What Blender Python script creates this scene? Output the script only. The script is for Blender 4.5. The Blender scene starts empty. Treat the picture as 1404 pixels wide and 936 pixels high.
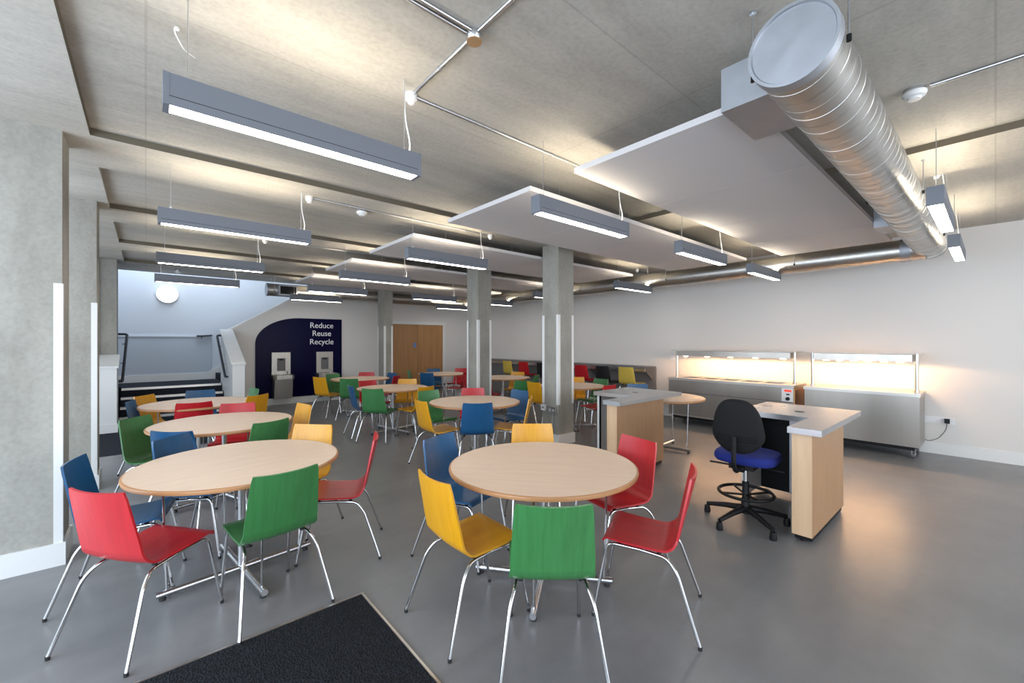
import bpy, bmesh, math, random
from mathutils import Vector, Matrix
random.seed(7)
S = bpy.context.scene
COL = S.collection
PI = math.pi

# ------------------------------------------------------------------ materials
def nodes(name):
    m = bpy.data.materials.new(name); m.use_nodes = True
    nt = m.node_tree; return m, nt, nt.nodes['Principled BSDF']

def mat(name, col, rough=.5, metal=0., spec=None, emit=None, estr=0., coat=0., alpha=None, trans=0.):
    m, nt, b = nodes(name)
    b.inputs['Base Color'].default_value = (*col, 1)
    b.inputs['Roughness'].default_value = rough
    b.inputs['Metallic'].default_value = metal
    if spec is not None: b.inputs['Specular IOR Level'].default_value = spec
    if coat: b.inputs['Coat Weight'].default_value = coat; b.inputs['Coat Roughness'].default_value = .15
    if emit: b.inputs['Emission Color'].default_value = (*emit, 1); b.inputs['Emission Strength'].default_value = estr
    if trans: b.inputs['Transmission Weight'].default_value = trans
    return m

def add(nt, t, **kw):
    n = nt.nodes.new(t)
    for k, v in kw.items(): setattr(n, k, v)
    return n

def coords(nt, scale=(1, 1, 1), kind='Object', rot=(0, 0, 0)):
    tc = add(nt, 'ShaderNodeTexCoord'); mp = add(nt, 'ShaderNodeMapping')
    nt.links.new(tc.outputs[kind], mp.inputs['Vector'])
    mp.inputs['Scale'].default_value = scale; mp.inputs['Rotation'].default_value = rot
    return mp.outputs['Vector']

def noise(nt, vec, scale=1., detail=4., rough=.55):
    n = add(nt, 'ShaderNodeTexNoise'); nt.links.new(vec, n.inputs['Vector'])
    n.inputs['Scale'].default_value = scale; n.inputs['Detail'].default_value = detail; n.inputs['Roughness'].default_value = rough
    return n.outputs['Fac']

def ramp(nt, fac, stops):
    r = add(nt, 'ShaderNodeValToRGB'); nt.links.new(fac, r.inputs['Fac'])
    e = r.color_ramp.elements
    while len(e) < len(stops): e.new(.5)
    for i, (p, c) in enumerate(stops): e[i].position = p; e[i].color = (*c, 1)
    return r.outputs['Color']

def mixc(nt, fac, a, b, mode='MIX'):
    n = add(nt, 'ShaderNodeMix', data_type='RGBA', blend_type=mode)
    if isinstance(fac, (int, float)): n.inputs[0].default_value = fac
    else: nt.links.new(fac, n.inputs[0])
    nt.links.new(a, n.inputs[6]); nt.links.new(b, n.inputs[7])
    return n.outputs[2]

def bump(nt, b, h, strength=.2, dist=.01):
    n = add(nt, 'ShaderNodeBump'); n.inputs['Strength'].default_value = strength; n.inputs['Distance'].default_value = dist
    nt.links.new(h, n.inputs['Height']); nt.links.new(n.outputs['Normal'], b.inputs['Normal'])

def concrete(name, dark, mid, light, stretch=(1, 1, 1), joints=False, rough=.8):
    m, nt, b = nodes(name)
    v1 = coords(nt, stretch); v2 = coords(nt)
    blot = ramp(nt, noise(nt, v2, 1.1, 6, .62), [(.3, dark), (.5, mid), (.72, light)])
    strk = ramp(nt, noise(nt, v1, 2.2, 5, .6), [(.32, dark), (.52, mid), (.7, light)])
    c = mixc(nt, .5, blot, strk)
    fine = ramp(nt, noise(nt, v2, 38, 3, .6), [(.3, (.82, .82, .82)), (.6, (1, 1, 1))])
    c = mixc(nt, .7, c, fine, 'MULTIPLY')
    if joints:
        br = add(nt, 'ShaderNodeTexBrick'); nt.links.new(v2, br.inputs['Vector'])
        br.inputs['Scale'].default_value = 1.; br.inputs['Brick Width'].default_value = 2.44; br.inputs['Row Height'].default_value = 1.22
        br.inputs['Mortar Size'].default_value = .006; br.inputs['Mortar Smooth'].default_value = .4; br.offset = .0
        br.inputs['Color1'].default_value = (1, 1, 1, 1); br.inputs['Color2'].default_value = (.93, .93, .93, 1); br.inputs['Mortar'].default_value = (.80, .79, .77, 1)
        c = mixc(nt, .8, c, br.outputs['Color'], 'MULTIPLY')
    nt.links.new(c, b.inputs['Base Color']); b.inputs['Roughness'].default_value = rough
    bump(nt, b, noise(nt, v2, 22, 4), .15, .004)
    return m

def stained(name, col, dark, rough=.36):
    m, nt, b = nodes(name)
    v = coords(nt, (2.0, 26, 2.0))
    w = noise(nt, v, 1.6, 3, .5)
    g = noise(nt, coords(nt, (5, 120, 5)), 1.5, 2, .5)
    c = ramp(nt, w, [(.35, dark), (.55, col)])
    c2 = ramp(nt, g, [(.35, tuple(x * .82 for x in col)), (.6, col)])
    nt.links.new(mixc(nt, .5, c, c2), b.inputs['Base Color'])
    b.inputs['Roughness'].default_value = rough
    b.inputs['Coat Weight'].default_value = .15; b.inputs['Coat Roughness'].default_value = .25
    return m

def wood(name, a, bb, stretch, rough=.4):
    m, nt, b = nodes(name)
    c = ramp(nt, noise(nt, coords(nt, stretch), 2.0, 5, .6), [(.32, bb), (.62, a)])
    nt.links.new(c, b.inputs['Base Color']); b.inputs['Roughness'].default_value = rough
    return m

def metal(name, col, rough, stretch=None, var=.1, ms=3.):
    m, nt, b = nodes(name)
    b.inputs['Metallic'].default_value = 1.; b.inputs['Base Color'].default_value = (*col, 1)
    b.inputs['Roughness'].default_value = rough
    if stretch:
        v = coords(nt, stretch)
        r = add(nt, 'ShaderNodeMapRange'); nt.links.new(noise(nt, v, ms, 4), r.inputs['Value'])
        r.inputs['From Min'].default_value = .3; r.inputs['From Max'].default_value = .7
        r.inputs['To Min'].default_value = max(.03, rough - var); r.inputs['To Max'].default_value = rough + var
        nt.links.new(r.outputs['Result'], b.inputs['Roughness'])
        c = ramp(nt, noise(nt, v, ms * 1.3, 4), [(.3, tuple(x * .94 for x in col)), (.7, col)])
        nt.links.new(c, b.inputs['Base Color'])
    return m

M = {}
M['ceil'] = concrete('concrete_ceiling', (.34, .318, .282), (.43, .405, .362), (.51, .482, .432), (.5, 3, 3), True)
M['ceilshade'] = mat('shaded_beam_edge', (.12, .10, .07), .85)  # shade on the beam side faces, put into the colour
M['colc'] = concrete('concrete_column', (.21, .20, .175), (.315, .303, .268), (.385, .372, .332), (2.2, 2.2, .6))
M['wall'] = mat('painted_wall', (.63, .605, .58), .7)
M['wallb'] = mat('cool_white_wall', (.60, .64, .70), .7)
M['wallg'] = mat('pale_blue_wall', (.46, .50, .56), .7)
M['white'] = mat('white_gloss_paint', (.68, .68, .67), .35)
M['raft'] = mat('white_acoustic_panel', (.60, .575, .575), .85)
M['plast'] = mat('white_plastic', (.70, .70, .70), .4)
M['black'] = mat('black_plastic', (.005, .005, .006), .5, spec=.3)
M['rubber'] = mat('black_rubber', (.01, .01, .01), .7)
M['chrome'] = metal('chrome', (.62, .62, .63), .12)
M['satin'] = metal('satin_tube', (.62, .63, .65), .3)
M['galv'] = metal('galvanised_steel', (.52, .505, .48), .36, (6, 1, 1), .06, 4)
M['galvend'] = metal('galvanised_cap', (.47, .49, .53), .55, (2, 2, 2), .05, 5)
M['fount'] = metal('fountain_steel', (.44, .42, .385), .42)
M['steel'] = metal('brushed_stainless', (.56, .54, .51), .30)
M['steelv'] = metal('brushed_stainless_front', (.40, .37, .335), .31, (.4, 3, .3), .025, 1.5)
M['fit'] = mat('grey_light_housing', (.14, .152, .178), .5)
M['glow'] = mat('light_diffuser', (1, 1, 1), .5, emit=(1, .965, .90), estr=9.)
M['glowup'] = mat('light_uplighter', (1, 1, 1), .5, emit=(1, .87, .66), estr=14.)
M['bulk'] = mat('round_light_diffuser', (1, 1, 1), .4, emit=(1, .98, .95), estr=2.)
M['heat'] = mat('heat_lamp_bulb', (1, .8, .6), .4, emit=(1, .80, .55), estr=7.)
M['beech'] = wood('beech_laminate', (.72, .54, .405), (.67, .495, .365), (1.2, 18, 1))
M['edge'] = wood('beech_edge', (.44, .22, .095), (.36, .17, .07), (2, 2, 20))
M['beechv'] = wood('beech_panel', (.38, .22, .115), (.33, .185, .095), (14, 14, .8))
M['beechf'] = wood('beech_panel_pale', (.68, .47, .29), (.60, .40, .24), (14, 14, .8))
M['oak'] = wood('oak_door', (.40, .205, .082), (.33, .16, .06), (10, 10, .6))
M['top'] = metal('worktop_stainless', (.55, .55, .56), .30, (1, 1, 1), .03, 2)
M['navy'] = mat('navy_gloss_board', (.001, .001, .026), .28, spec=.07)
M['letter'] = mat('pale_lettering', (.80, .82, .85), .5)
M['bluefab'] = mat('blue_fabric', (.003, .013, .16), .85)
M['blackfab'] = mat('black_fabric', (.006, .006, .007), .8, spec=.3)
M['grey'] = mat('dark_grey_laminate', (.12, .118, .12), .5)
M['midgrey'] = mat('bar_shade_grey', (.22, .215, .215), .6)
M['dark'] = mat('dark_recess', (.004, .0045, .006), .6, spec=.25)
M['red_led'] = mat('red_display', (.2, .01, .01), .4, emit=(1, .05, .02), estr=.6)
M['brown'] = mat('brown_lid', (.33, .19, .09), .6)
M['alu'] = metal('aluminium_trim', (.75, .72, .68), .35)
M['rail'] = mat('dark_handrail', (.03, .033, .042), .45)
M['signblue'] = mat('blue_sign', (.12, .22, .45), .4)
CH = {
    'red': stained('red_stained_ply', (.47, .009, .016), (.38, .005, .011)),
    'blue': stained('blue_stained_ply', (.006, .075, .19), (.0045, .057, .15)),
    'green': stained('green_stained_ply', (.042, .185, .055), (.03, .138, .038)),
    'yellow': stained('yellow_stained_ply', (.66, .31, .006), (.58, .25, .004)),
    'black': stained('black_stained_ply', (.010, .010, .012), (.007, .007, .008)),
    'pale': stained('pale_yellow_ply', (.62, .46, .08), (.54, .38, .06)),
}

m, nt, b = nodes('grey_vinyl_floor'); M['floor'] = m
v = coords(nt)
c = ramp(nt, noise(nt, v, .9, 7, .66), [(.28, (.135, .135, .14)), (.5, (.172, .171, .174)), (.74, (.215, .212, .212))])
c = mixc(nt, .5, c, ramp(nt, noise(nt, coords(nt, (.6, 3, 1)), 2.2, 5), [(.3, (.8, .8, .8)), (.65, (1, 1, 1))]), 'MULTIPLY')
nt.links.new(c, b.inputs['Base Color'])
r = add(nt, 'ShaderNodeMapRange'); nt.links.new(noise(nt, v, 2.5, 5), r.inputs['Value'])
r.inputs['To Min'].default_value = .285; r.inputs['To Max'].default_value = .37
nt.links.new(r.outputs['Result'], b.inputs['Roughness'])

m, nt, b = nodes('black_entrance_matting'); M['mat'] = m
v = coords(nt)
vo = add(nt, 'ShaderNodeTexVoronoi'); nt.links.new(coords(nt, (120, 75, 1)), vo.inputs['Vector']); vo.inputs['Scale'].default_value = 1.
c = ramp(nt, vo.outputs['Distance'], [(.15, (.002, .0025, .0035)), (.75, (.012, .014, .018))])
nt.links.new(c, b.inputs['Base Color']); b.inputs['Roughness'].default_value = .9
b.inputs['Specular IOR Level'].default_value = .2
bump(nt, b, vo.outputs['Distance'], .8, .006)
m, nt, b = nodes('dark_carpet'); M['carpet'] = m
c = ramp(nt, noise(nt, coords(nt), 120, 3), [(.35, (.010, .012, .018)), (.7, (.028, .032, .042))])
nt.links.new(c, b.inputs['Base Color']); b.inputs['Roughness'].default_value = .95; b.inputs['Specular IOR Level'].default_value = .15

# ------------------------------------------------------------------ mesh builder
class MB:
    def __init__(self): self.bm = bmesh.new()
    def faces(self, vs, fs, smooth=False, mi=0):
        v = [self.bm.verts.new(p) for p in vs]
        for f in fs:
            try:
                q = self.bm.faces.new([v[i] for i in f]); q.smooth = smooth; q.material_index = mi
            except ValueError: pass
        return self
    def box(self, x0, y0, z0, x1, y1, z1, mi=0):
        vs = [(x, y, z) for z in (z0, z1) for y in (y0, y1) for x in (x0, x1)]
        return self.faces(vs, [(0, 2, 3, 1), (4, 5, 7, 6), (0, 1, 5, 4), (2, 6, 7, 3), (0, 4, 6, 2), (1, 3, 7, 5)], False, mi)
    def prism(self, poly, a, b, axis='z', mi=0):
        def P(u, w, t): return {'z': (u, w, t), 'y': (u, t, w), 'x': (t, u, w)}[axis]
        n = len(poly)
        vs = [P(u, w, a) for u, w in poly] + [P(u, w, b) for u, w in poly]
        fs = [tuple(range(n)), tuple(range(2 * n - 1, n - 1, -1))] + [(i, i + n, (i + 1) % n + n, (i + 1) % n) for i in range(n)]
        return self.faces(vs, fs, False, mi)
    def tube(self, pts, r, seg=10, closed=False, mi=0, cap=True):
        pts = [Vector(p) for p in pts]; n = len(pts); rings = []
        up = None
        for i, p in enumerate(pts):
            if closed: t = pts[(i + 1) % n] - pts[i - 1]
            else: t = pts[min(i + 1, n - 1)] - pts[max(i - 1, 0)]
            t.normalize()
            if up is None:
                up = t.orthogonal().normalized()
            up = (up - t * up.dot(t)).normalized(); s = t.cross(up)
            rr = r[i] if isinstance(r, (list, tuple)) else r
            rings.append([self.bm.verts.new(p + rr * (math.cos(2 * PI * k / seg) * up + math.sin(2 * PI * k / seg) * s)) for k in range(seg)])
        for i in range(n if closed else n - 1):
            a, b = rings[i], rings[(i + 1) % n]
            for k in range(seg):
                f = self.bm.faces.new((a[k], a[(k + 1) % seg], b[(k + 1) % seg], b[k])); f.smooth = True; f.material_index = mi
        if cap and not closed:
            self.bm.faces.new(rings[0][::-1]).material_index = mi; self.bm.faces.new(rings[-1]).material_index = mi
        return self
    def lathe(self, prof, seg=32, c=(0, 0, 0), axis='z', mi=0, smooth=True, cap=True):
        def P(r, a, h):
            x, y = r * math.cos(a), r * math.sin(a)
            return {'z': (c[0] + x, c[1] + y, c[2] + h), 'x': (c[0] + h, c[1] + x, c[2] + y), 'y': (c[0] + x, c[1] + h, c[2] + y)}[axis]
        vs = []; fs = []
        n = len(prof)
        for (r, h) in prof:
            vs += [P(max(r, 1e-5), 2 * PI * k / seg, h) for k in range(seg)]
        for i in range(n - 1):
            for k in range(seg):
                fs.append((i * seg + k, i * seg + (k + 1) % seg, (i + 1) * seg + (k + 1) % seg, (i + 1) * seg + k))
        vv = [self.bm.verts.new(p) for p in vs]
        for f in fs:
            q = self.bm.faces.new([vv[i] for i in f]); q.smooth = smooth; q.material_index = mi
        if cap and prof[0][0] > 1e-4: self.bm.faces.new(vv[:seg][::-1]).material_index = mi
        if cap and prof[-1][0] > 1e-4: self.bm.faces.new(vv[-seg:]).material_index = mi
        return self
    def mesh(self, name, mats, bevel=0, bseg=2):
        bm = self.bm
        if bevel:
            es = [e for e in bm.edges if len(e.link_faces) == 2 and e.calc_face_angle(0) > .6]
            bmesh.ops.bevel(bm, geom=es, offset=bevel, segments=bseg, profile=.5, affect='EDGES')
        bmesh.ops.recalc_face_normals(bm, faces=bm.faces)
        me = bpy.data.meshes.new(name); bm.to_mesh(me); bm.free()
        for x in (mats if isinstance(mats, (list, tuple)) else [mats]): me.materials.append(x)
        if any(p.use_smooth for p in me.polygons):
            try: me.set_sharp_from_angle(angle=.7)
            except Exception: pass
        return me
    def build(self, name, mats, parent=None, bevel=0, bseg=2):
        return link(name, self.mesh(name, mats, bevel, bseg), parent)

def link(name, me, parent=None):
    o = bpy.data.objects.new(name, me); COL.objects.link(o)
    if parent is not None: o.parent = parent
    return o
def tag(o, label, cat, group=None):
    o['label'] = label; o['category'] = cat
    if group: o['group'] = group
    return o
def thing(name, label, cat, loc=(0, 0, 0), rz=0., group=None):
    o = bpy.data.objects.new(name, None); COL.objects.link(o)
    o.location = loc; o.rotation_euler = (0, 0, rz); o.empty_display_size = .1
    return tag(o, label, cat, group)
def struct(o): o['kind'] = 'structure'; return o
KIDS = {}
def kids(o): return [c for c in ALLCH.get(o.name, [])]
def dup(o, loc, rz, label, group=None, swap=None):
    r = o.copy(); COL.objects.link(r); r.location = loc; r.rotation_euler = (0, 0, rz); r['label'] = label
    if group: r['group'] = group
    for ch in list(o.children):
        c = ch.copy(); COL.objects.link(c); c.parent = r
        if swap and ch.name.split('.')[0] in swap: c.data = swap[ch.name.split('.')[0]]
        for g in list(ch.children):
            d = g.copy(); COL.objects.link(d); d.parent = c
    return r
def arc(c, r, a0, a1, n, plane='xz'):
    out = []
    for i in range(n + 1):
        a = a0 + (a1 - a0) * i / n
        if plane == 'xz': out.append((c[0] + r * math.cos(a), c[1], c[2] + r * math.sin(a)))
        else: out.append((c[0] + r * math.cos(a), c[1] + r * math.sin(a), c[2]))
    return out
def fillet(pts, rad, n=5):
    pts = [Vector(p) for p in pts]; out = [pts[0]]
    for i in range(1, len(pts) - 1):
        a = (pts[i - 1] - pts[i]); b = (pts[i + 1] - pts[i]); r = min(rad, a.length * .45, b.length * .45)
        p0 = pts[i] + a.normalized() * r; p2 = pts[i] + b.normalized() * r
        for k in range(n + 1):
            t = k / n; out.append((1 - t) ** 2 * p0 + 2 * t * (1 - t) * pts[i] + t * t * p2)
    out.append(pts[-1]); return out

# ------------------------------------------------------------------ the room
WX, WY, ZS, ZB = 8.0, 11.2, 2.97, 2.92          # serving wall, fountain wall, slab soffit, beam soffit
struct(MB().box(-2.2, -4.2, -.2, WX + .3, 12.6, 0).build('floor', M['floor']))
cb = MB()
cb.box(-2.2, -4.2, ZS, WX + .3, WY + .15, ZS + .3)
cb.box(-2.2, -4.2, ZB, -.29, WY + .15, ZS)                          # edge beam over the left columns
for y0, y1 in ((4.09, 4.80), (6.19, 6.86), (8.25, 8.9), (10.15, WY + .15)):
    cb.box(-.29, y0, ZB, WX + .3, y1, ZS)
ys = [-4.2, 4.09, 4.80, 6.19, 6.86, 8.25, 8.9, 10.15]
for i in range(0, len(ys), 2): cb.box(4.38, ys[i], ZB, 5.1, ys[i + 1], ZS)
for y0 in (4.09, 6.19, 8.25, 10.15): cb.box(-.29, y0 - .002, ZB, 4.38 if y0 < 99 else 0, y0, ZS, 1)  # thin dark strips: painted shade on the beam faces
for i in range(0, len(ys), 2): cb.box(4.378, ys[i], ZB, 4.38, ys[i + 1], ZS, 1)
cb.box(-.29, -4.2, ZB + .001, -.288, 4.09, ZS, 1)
struct(cb.build('ceiling', [M['ceil'], M['ceilshade']]))
struct(MB().box(WX, -4.2, 0, WX + .3, 12.6, ZS + .3).build('wall_right', M['wall']))
fw = MB()
poly = [(1.28, 0), (WX, 0), (WX, ZS), (3.30, ZS), (3.30, 2.905), (1.28, 1.665)]
fw.prism(poly, WY, WY + .15, 'y')
struct(fw.build('wall_back', M['wall']))
tr = MB(); dx, dz = 2.02, 1.24; L = math.hypot(dx, dz); nx, nz = -dz / L, dx / L
tr.prism([(1.24, 1.64), (3.34, 2.93), (3.34 + nx * .035, 2.93 + nz * .035), (1.24 + nx * .035, 1.64 + nz * .035)], WY - .02, WY + .17, 'y')
struct(tr.build('trim_1', M['white']))
# stairwell behind
sb = MB(); sb.box(-.75, 12.4, 0, WX, 12.55, 4.6)
struct(sb.build('wall_stairwell', M['wallb']))
struct(MB().box(-.75, 9.9, 0, -.62, 12.4, 4.6).build('wall_left', M['wallb']))
struct(MB().box(-.62, 12.385, .6, 1.2, 12.4, 1.61).build('trim_2', M['wallg']))
struct(MB().box(-.62, 12.37, 1.605, 1.2, 12.4, 1.63).build('trim_3', M['wallb']))
struct(MB().box(-.61, 12.37, .601, 1.15, 12.4, .76).build('baseboard_landing', M['white']))
struct(MB().box(WX - .018, -4.2, 0, WX, WY, .15).build('baseboard_right', M['white'], None, .004))
b_ = MB()
b_.box(1.46, WY - .018, 0, 5.18, WY, .15); b_.box(7.0, WY - .018, 0, WX - .02, WY, .15)
struct(b_.build('baseboard_back', M['white'], None, .004))

# double door in the back wall
fr = MB(); fr.box(5.14, WY - .03, 0, 5.22, WY, 2.08); fr.box(6.90, WY - .03, 0, 6.98, WY, 2.08); fr.box(5.22, WY - .03, 2.0, 6.90, WY, 2.08)
door = struct(fr.build('door_1', M['white'], None, .004))
for i, (a, c) in enumerate(((5.225, 6.055), (6.065, 6.895))):
    lf = MB().box(a, WY - .02, .005, c, WY - .001, 1.995).build('door_leaf', M['oak'], door)
    if i == 0: MB().box(5.90, WY - .023, 1.32, 5.99, WY - .02, 1.46).build('door_sign', M['signblue'], lf)

# ------------------------------------------------------------------ concrete columns
def column(x0, y0, x1, y1, label, corners, base=True, gz=(.15, 1.89), top=ZB):
    cx, cy = (x0 + x1) / 2, (y0 + y1) / 2
    t = thing('concrete_column', label, 'column', (cx, cy, 0), 0, 'concrete columns')
    a, c, d, e = x0 - cx, y0 - cy, x1 - cx, y1 - cy
    MB().box(a, c, 0, d, e, top).build('shaft', M['colc'], t, .012, 2)
    if base:
        q = .018
        bb = MB(); bb.box(a - q, c - q, 0, d + q, c - .0005, .15); bb.box(a - q, e + .0005, 0, d + q, e + q, .15)
        bb.box(a - q, c - .0005, 0, a - .0005, e + .0005, .15); bb.box(d + .0005, c - .0005, 0, d + q, e + .0005, .15)
        bb.build('skirting', M['white'], t)
    for (sx, sy) in corners:
        X = d if sx > 0 else a; Y = e if sy > 0 else c; w = .04; th = .004
        g = MB()
        g.box(min(X - sx * w, X + sx * th), min(Y, Y + sy * th), gz[0], max(X - sx * w, X + sx * th), max(Y, Y + sy * th), gz[1])
        g.box(min(X, X + sx * th), min(Y - sy * w, Y), gz[0], max(X, X + sx * th), max(Y - sy * w, Y), gz[1])
        g.build('corner_guard', M['white'], t)
    return t
column(4.5, 4.15, 4.83, 4.47, 'concrete column standing closest among the middle pair, with socket box and white guards', [(-1, -1), (-1, 1), (1, -1)], gz=(.58, 1.89))
column(4.5, 6.10, 4.80, 6.44, 'concrete column in mid room behind the table of blue chairs, second of the middle pair', [(-1, -1), (-1, 1), (1, -1)])
column(4.5, 10.03, 4.72, 10.42, 'slim concrete column beside the oak double doors at the back wall', [(-1, -1), (-1, 1), (1, -1)])
column(-1.3, 4.13, -.425, 4.46, 'wide concrete column at the left edge, nearest the camera', [(1, -1)])
column(-1.0, 5.97, -.375, 6.30, 'concrete column second along the left side, behind the wide one', [(1, -1)])
column(-1.0, 10.0, -.38, 10.45, 'dark concrete column rising behind the white stair parapet at far left', [], False)

# ------------------------------------------------------------------ staircase
st = thing('staircase', 'carpeted stairs with pale nosings rising to a landing at back left', 'stairs', (.3, 10.1, 0))
YS = [10.1, 10.37, 10.64, 10.91]
s = MB()
for i, y in enumerate(YS):
    s.box(-.355 - .3, y - 10.1, .15 * i, 1.235 - .3, (YS[i + 1] - 10.1 if i < 3 else 2.3), .15 * (i + 1)) if i < 3 else (s.box(-.655, y - 10.1, .0, .935, 1.2, .6), s.box(-.915, 1.2, 0, .935, 2.26, .6))
s.build('carpeted_steps', M['carpet'], st)
for i, y in enumerate(YS):
    MB().box(-.65, y - 10.1 - .012, .15 * (i + 1) - .035, .92, y - 10.1 + .05, .15 * (i + 1) + .006).build('nosing', M['alu'], st)
for i in range(6):
    MB().box(.97 + .25 * i, 1.28, .6 + .15 * i, .97 + .25 * (i + 1), 2.28, .6 + .15 * (i + 1)).build('upper_step', M['carpet'], st)
sk = MB(); sk.prism([(.83, .6), (.83, .77), (2.4, 1.75), (2.4, 1.55), (.97, .6)], 2.275, 2.295, 'y'); sk.build('stair_skirting', M['white'], st)
def parapet(x0, x1, label, yb):
    t = thing('stair_parapet', label, 'low wall', ((x0 + x1) / 2, 9.5, 0))
    w = (x1 - x0) / 2
    MB().prism([(0, 0), (yb, 0), (yb, 1.06 + .42 * (yb - .05)), (.05, 1.06), (0, 1.06)], -w, w, 'x').build('body', M['white'], t)
    c = MB(); c.prism([(-.025, 1.06), (.05, 1.06), (yb, 1.06 + .42 * (yb - .05)), (yb, 1.095 + .42 * (yb - .05)), (.05, 1.095), (-.025, 1.095)], -w - .02, w + .02, 'x'); c.build('capping', M['white'], t)
    MB().box(-w - .014, -.016, 0, w + .014, -.0005, .15).build('skirting', M['white'], t)
parapet(-.60, -.36, 'white boxed parapet left of the stairs, in front of the dark column', .48)
parapet(1.24, 1.44, 'white boxed parapet right of the stairs with sloping cap', 1.66)
def handrail(pts, brk, label, side):
    t = thing('handrail', label, 'handrail', pts[-1], 0)
    o = Vector(pts[-1]); q = [Vector(p) - o for p in pts]
    MB().tube(fillet(q, .04), .022, 10).build('rail', M['rail'], t)
    for p in brk:
        p = Vector(p) - o
        MB().tube(fillet([p, p + Vector((side[0], side[1], -.05)), p + Vector((side[0] * 2, side[1] * 2, -.05))], .01), .008, 6).build('bracket', M['rail'], t)
handrail([(-.44, 10.98, 1.64), (-.27, 10.95, 1.64), (-.31, 10.03, .80), (-.36, 10.03, .80)], [(-.275, 10.8, 1.5), (-.29, 10.42, 1.155), (-.305, 10.1, .87)], 'dark metal handrail going up the left side of the stairs', (-.03, 0))
handrail([(1.30, 10.98, 1.63), (1.15, 10.95, 1.63), (1.19, 10.03, .80), (1.235, 10.03, .80)], [(1.16, 10.75, 1.45), (1.175, 10.35, 1.09), (1.187, 10.08, .85)], 'dark metal handrail going up the right side of the stairs', (.022, 0))
handrail([(.90, 12.33, 1.63), (1.02, 12.33, 1.63), (1.2, 12.33, 1.645)], [(1.0, 12.33, 1.62)], 'short dark handrail on the wall at the turn of the stairs', (0, .03))
MB().box(-.9, 7.63, .0005, 1.24, 10.1, .006).build('stair_carpet', M['carpet'])
tag(bpy.data.objects['stair_carpet'], 'flat dark carpet laid on the floor in front of the stairs', 'carpet')
# round wall light
t = thing('round_wall_light', 'glowing round bulkhead light on the white stair wall', 'light', (.37, 12.4, 2.575))
MB().lathe([(.205, 0), (.205, -.03), (.19, -.04)], 40, axis='y').build('base_ring', M['plast'], t)
MB().lathe([(.188, -.041), (.18, -.07), (.13, -.095), (.06, -.105), (0, -.107)], 40, axis='y').build('diffuser', M['bulk'], t)

# ------------------------------------------------------------------ entrance mat
t = thing('entrance_mat', 'black textured entrance mat with bright metal edge at bottom of view', 'mat', (-.2, .9, 0))
MB().box(-1.3, -2.6, .0005, 1.16, 1.56, .008).build('mat_surface', M['mat'], t)
e_ = MB(); e_.box(-1.3, 1.56, .0005, 1.175, 1.572, .0105); e_.box(1.161, -2.6, .0005, 1.173, 1.56, .0105); e_.build('edge_trim', M['alu'], t)

# ------------------------------------------------------------------ acoustic rafts
RAFT_Z = 2.74
def raft(y0, y1, label, notch=False):
    t = thing('acoustic_raft', label, 'ceiling panel', (2.38, y0, RAFT_Z), 0, 'white acoustic ceiling rafts')
    w = y1 - y0; n = 4; pw = 4.58 / n
    for i in range(n):
        a, c = i * pw + .002, (i + 1) * pw - .002
        if i == 0 and notch:
            MB().prism([(a, .10), (.36, .10), (.36, 0), (c, 0), (c, w), (a, w)], 0, .04).build('panel', M['raft'], t)
        else: MB().box(a, 0, 0, c, w, .04).build('panel', M['raft'], t)
    for i in range(n):
        for yy in (.2, w - .2):
            x = (i + .5) * pw
            MB().tube([(x, yy, .04), (x, yy, (ZB if (4.38 < x + 2.38 < 5.1 or any(u < y0 + yy < v_ for u, v_ in ((4.09, 4.8), (6.19, 6.86), (8.25, 8.9), (10.15, 12)))) else ZS) - RAFT_Z)], .002, 6).build('hanger', M['satin'], t)
raft(.84, 2.04, 'white acoustic ceiling raft nearest the camera, running beside the big duct', True)
raft(2.51, 3.76, 'white acoustic ceiling raft second from the camera, passing before the middle column')
raft(4.51, 5.80, 'white acoustic ceiling raft third from the camera, between the two middle columns')
raft(6.47, 7.72, 'white acoustic ceiling raft fourth from the camera, beyond the second middle column')
raft(8.42, 9.70, 'white acoustic ceiling raft farthest from the camera, near the back wall')

# ------------------------------------------------------------------ linear lights
LZ = 2.43; LL = 1.12; LW = .088; LH = .125
def ceil_z(x, y):
    if x < -.29 or any(u < y < v_ for u, v_ in ((4.09, 4.8), (6.19, 6.86), (8.25, 8.9), (10.15, 12))) or 4.38 < x < 5.1: return ZB
    return ZS
hous = MB(); hous.box(.004, -LW / 2, .012, LL - .004, LW / 2, LH - .016)
for s_ in (-1, 1): hous.box(.02, min(s_ * LW / 2, s_ * (LW / 2 - .006)), LH - .016, LL - .02, max(s_ * LW / 2, s_ * (LW / 2 - .006)), LH)
hous.box(0.02, -LW / 2, 0, LL - .02, -LW / 2 + .005, .012); hous.box(.02, LW / 2 - .005, 0, LL - .02, LW / 2, .012)
hous.box(.02, -LW / 2 - .0008, .034, LL - .02, -LW / 2, .036, 1)
ME_h = hous.mesh('housing', [M['fit'], M['dark']])
ME_d = MB().box(.022, -LW / 2 + .005, .001, LL - .022, LW / 2 - .005, .010).mesh('diffuser', M['glow'])
ME_u = MB().box(.05, -LW / 2 + .012, LH - .0155, LL - .05, LW / 2 - .012, LH - .008).mesh('uplighter', M['glowup'])
ec = MB(); ec.box(0, -LW / 2 - .001, -.001, .02, LW / 2 + .001, LH + .001); ME_c = ec.mesh('end_cap', M['fit'], .002, 1)
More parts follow.
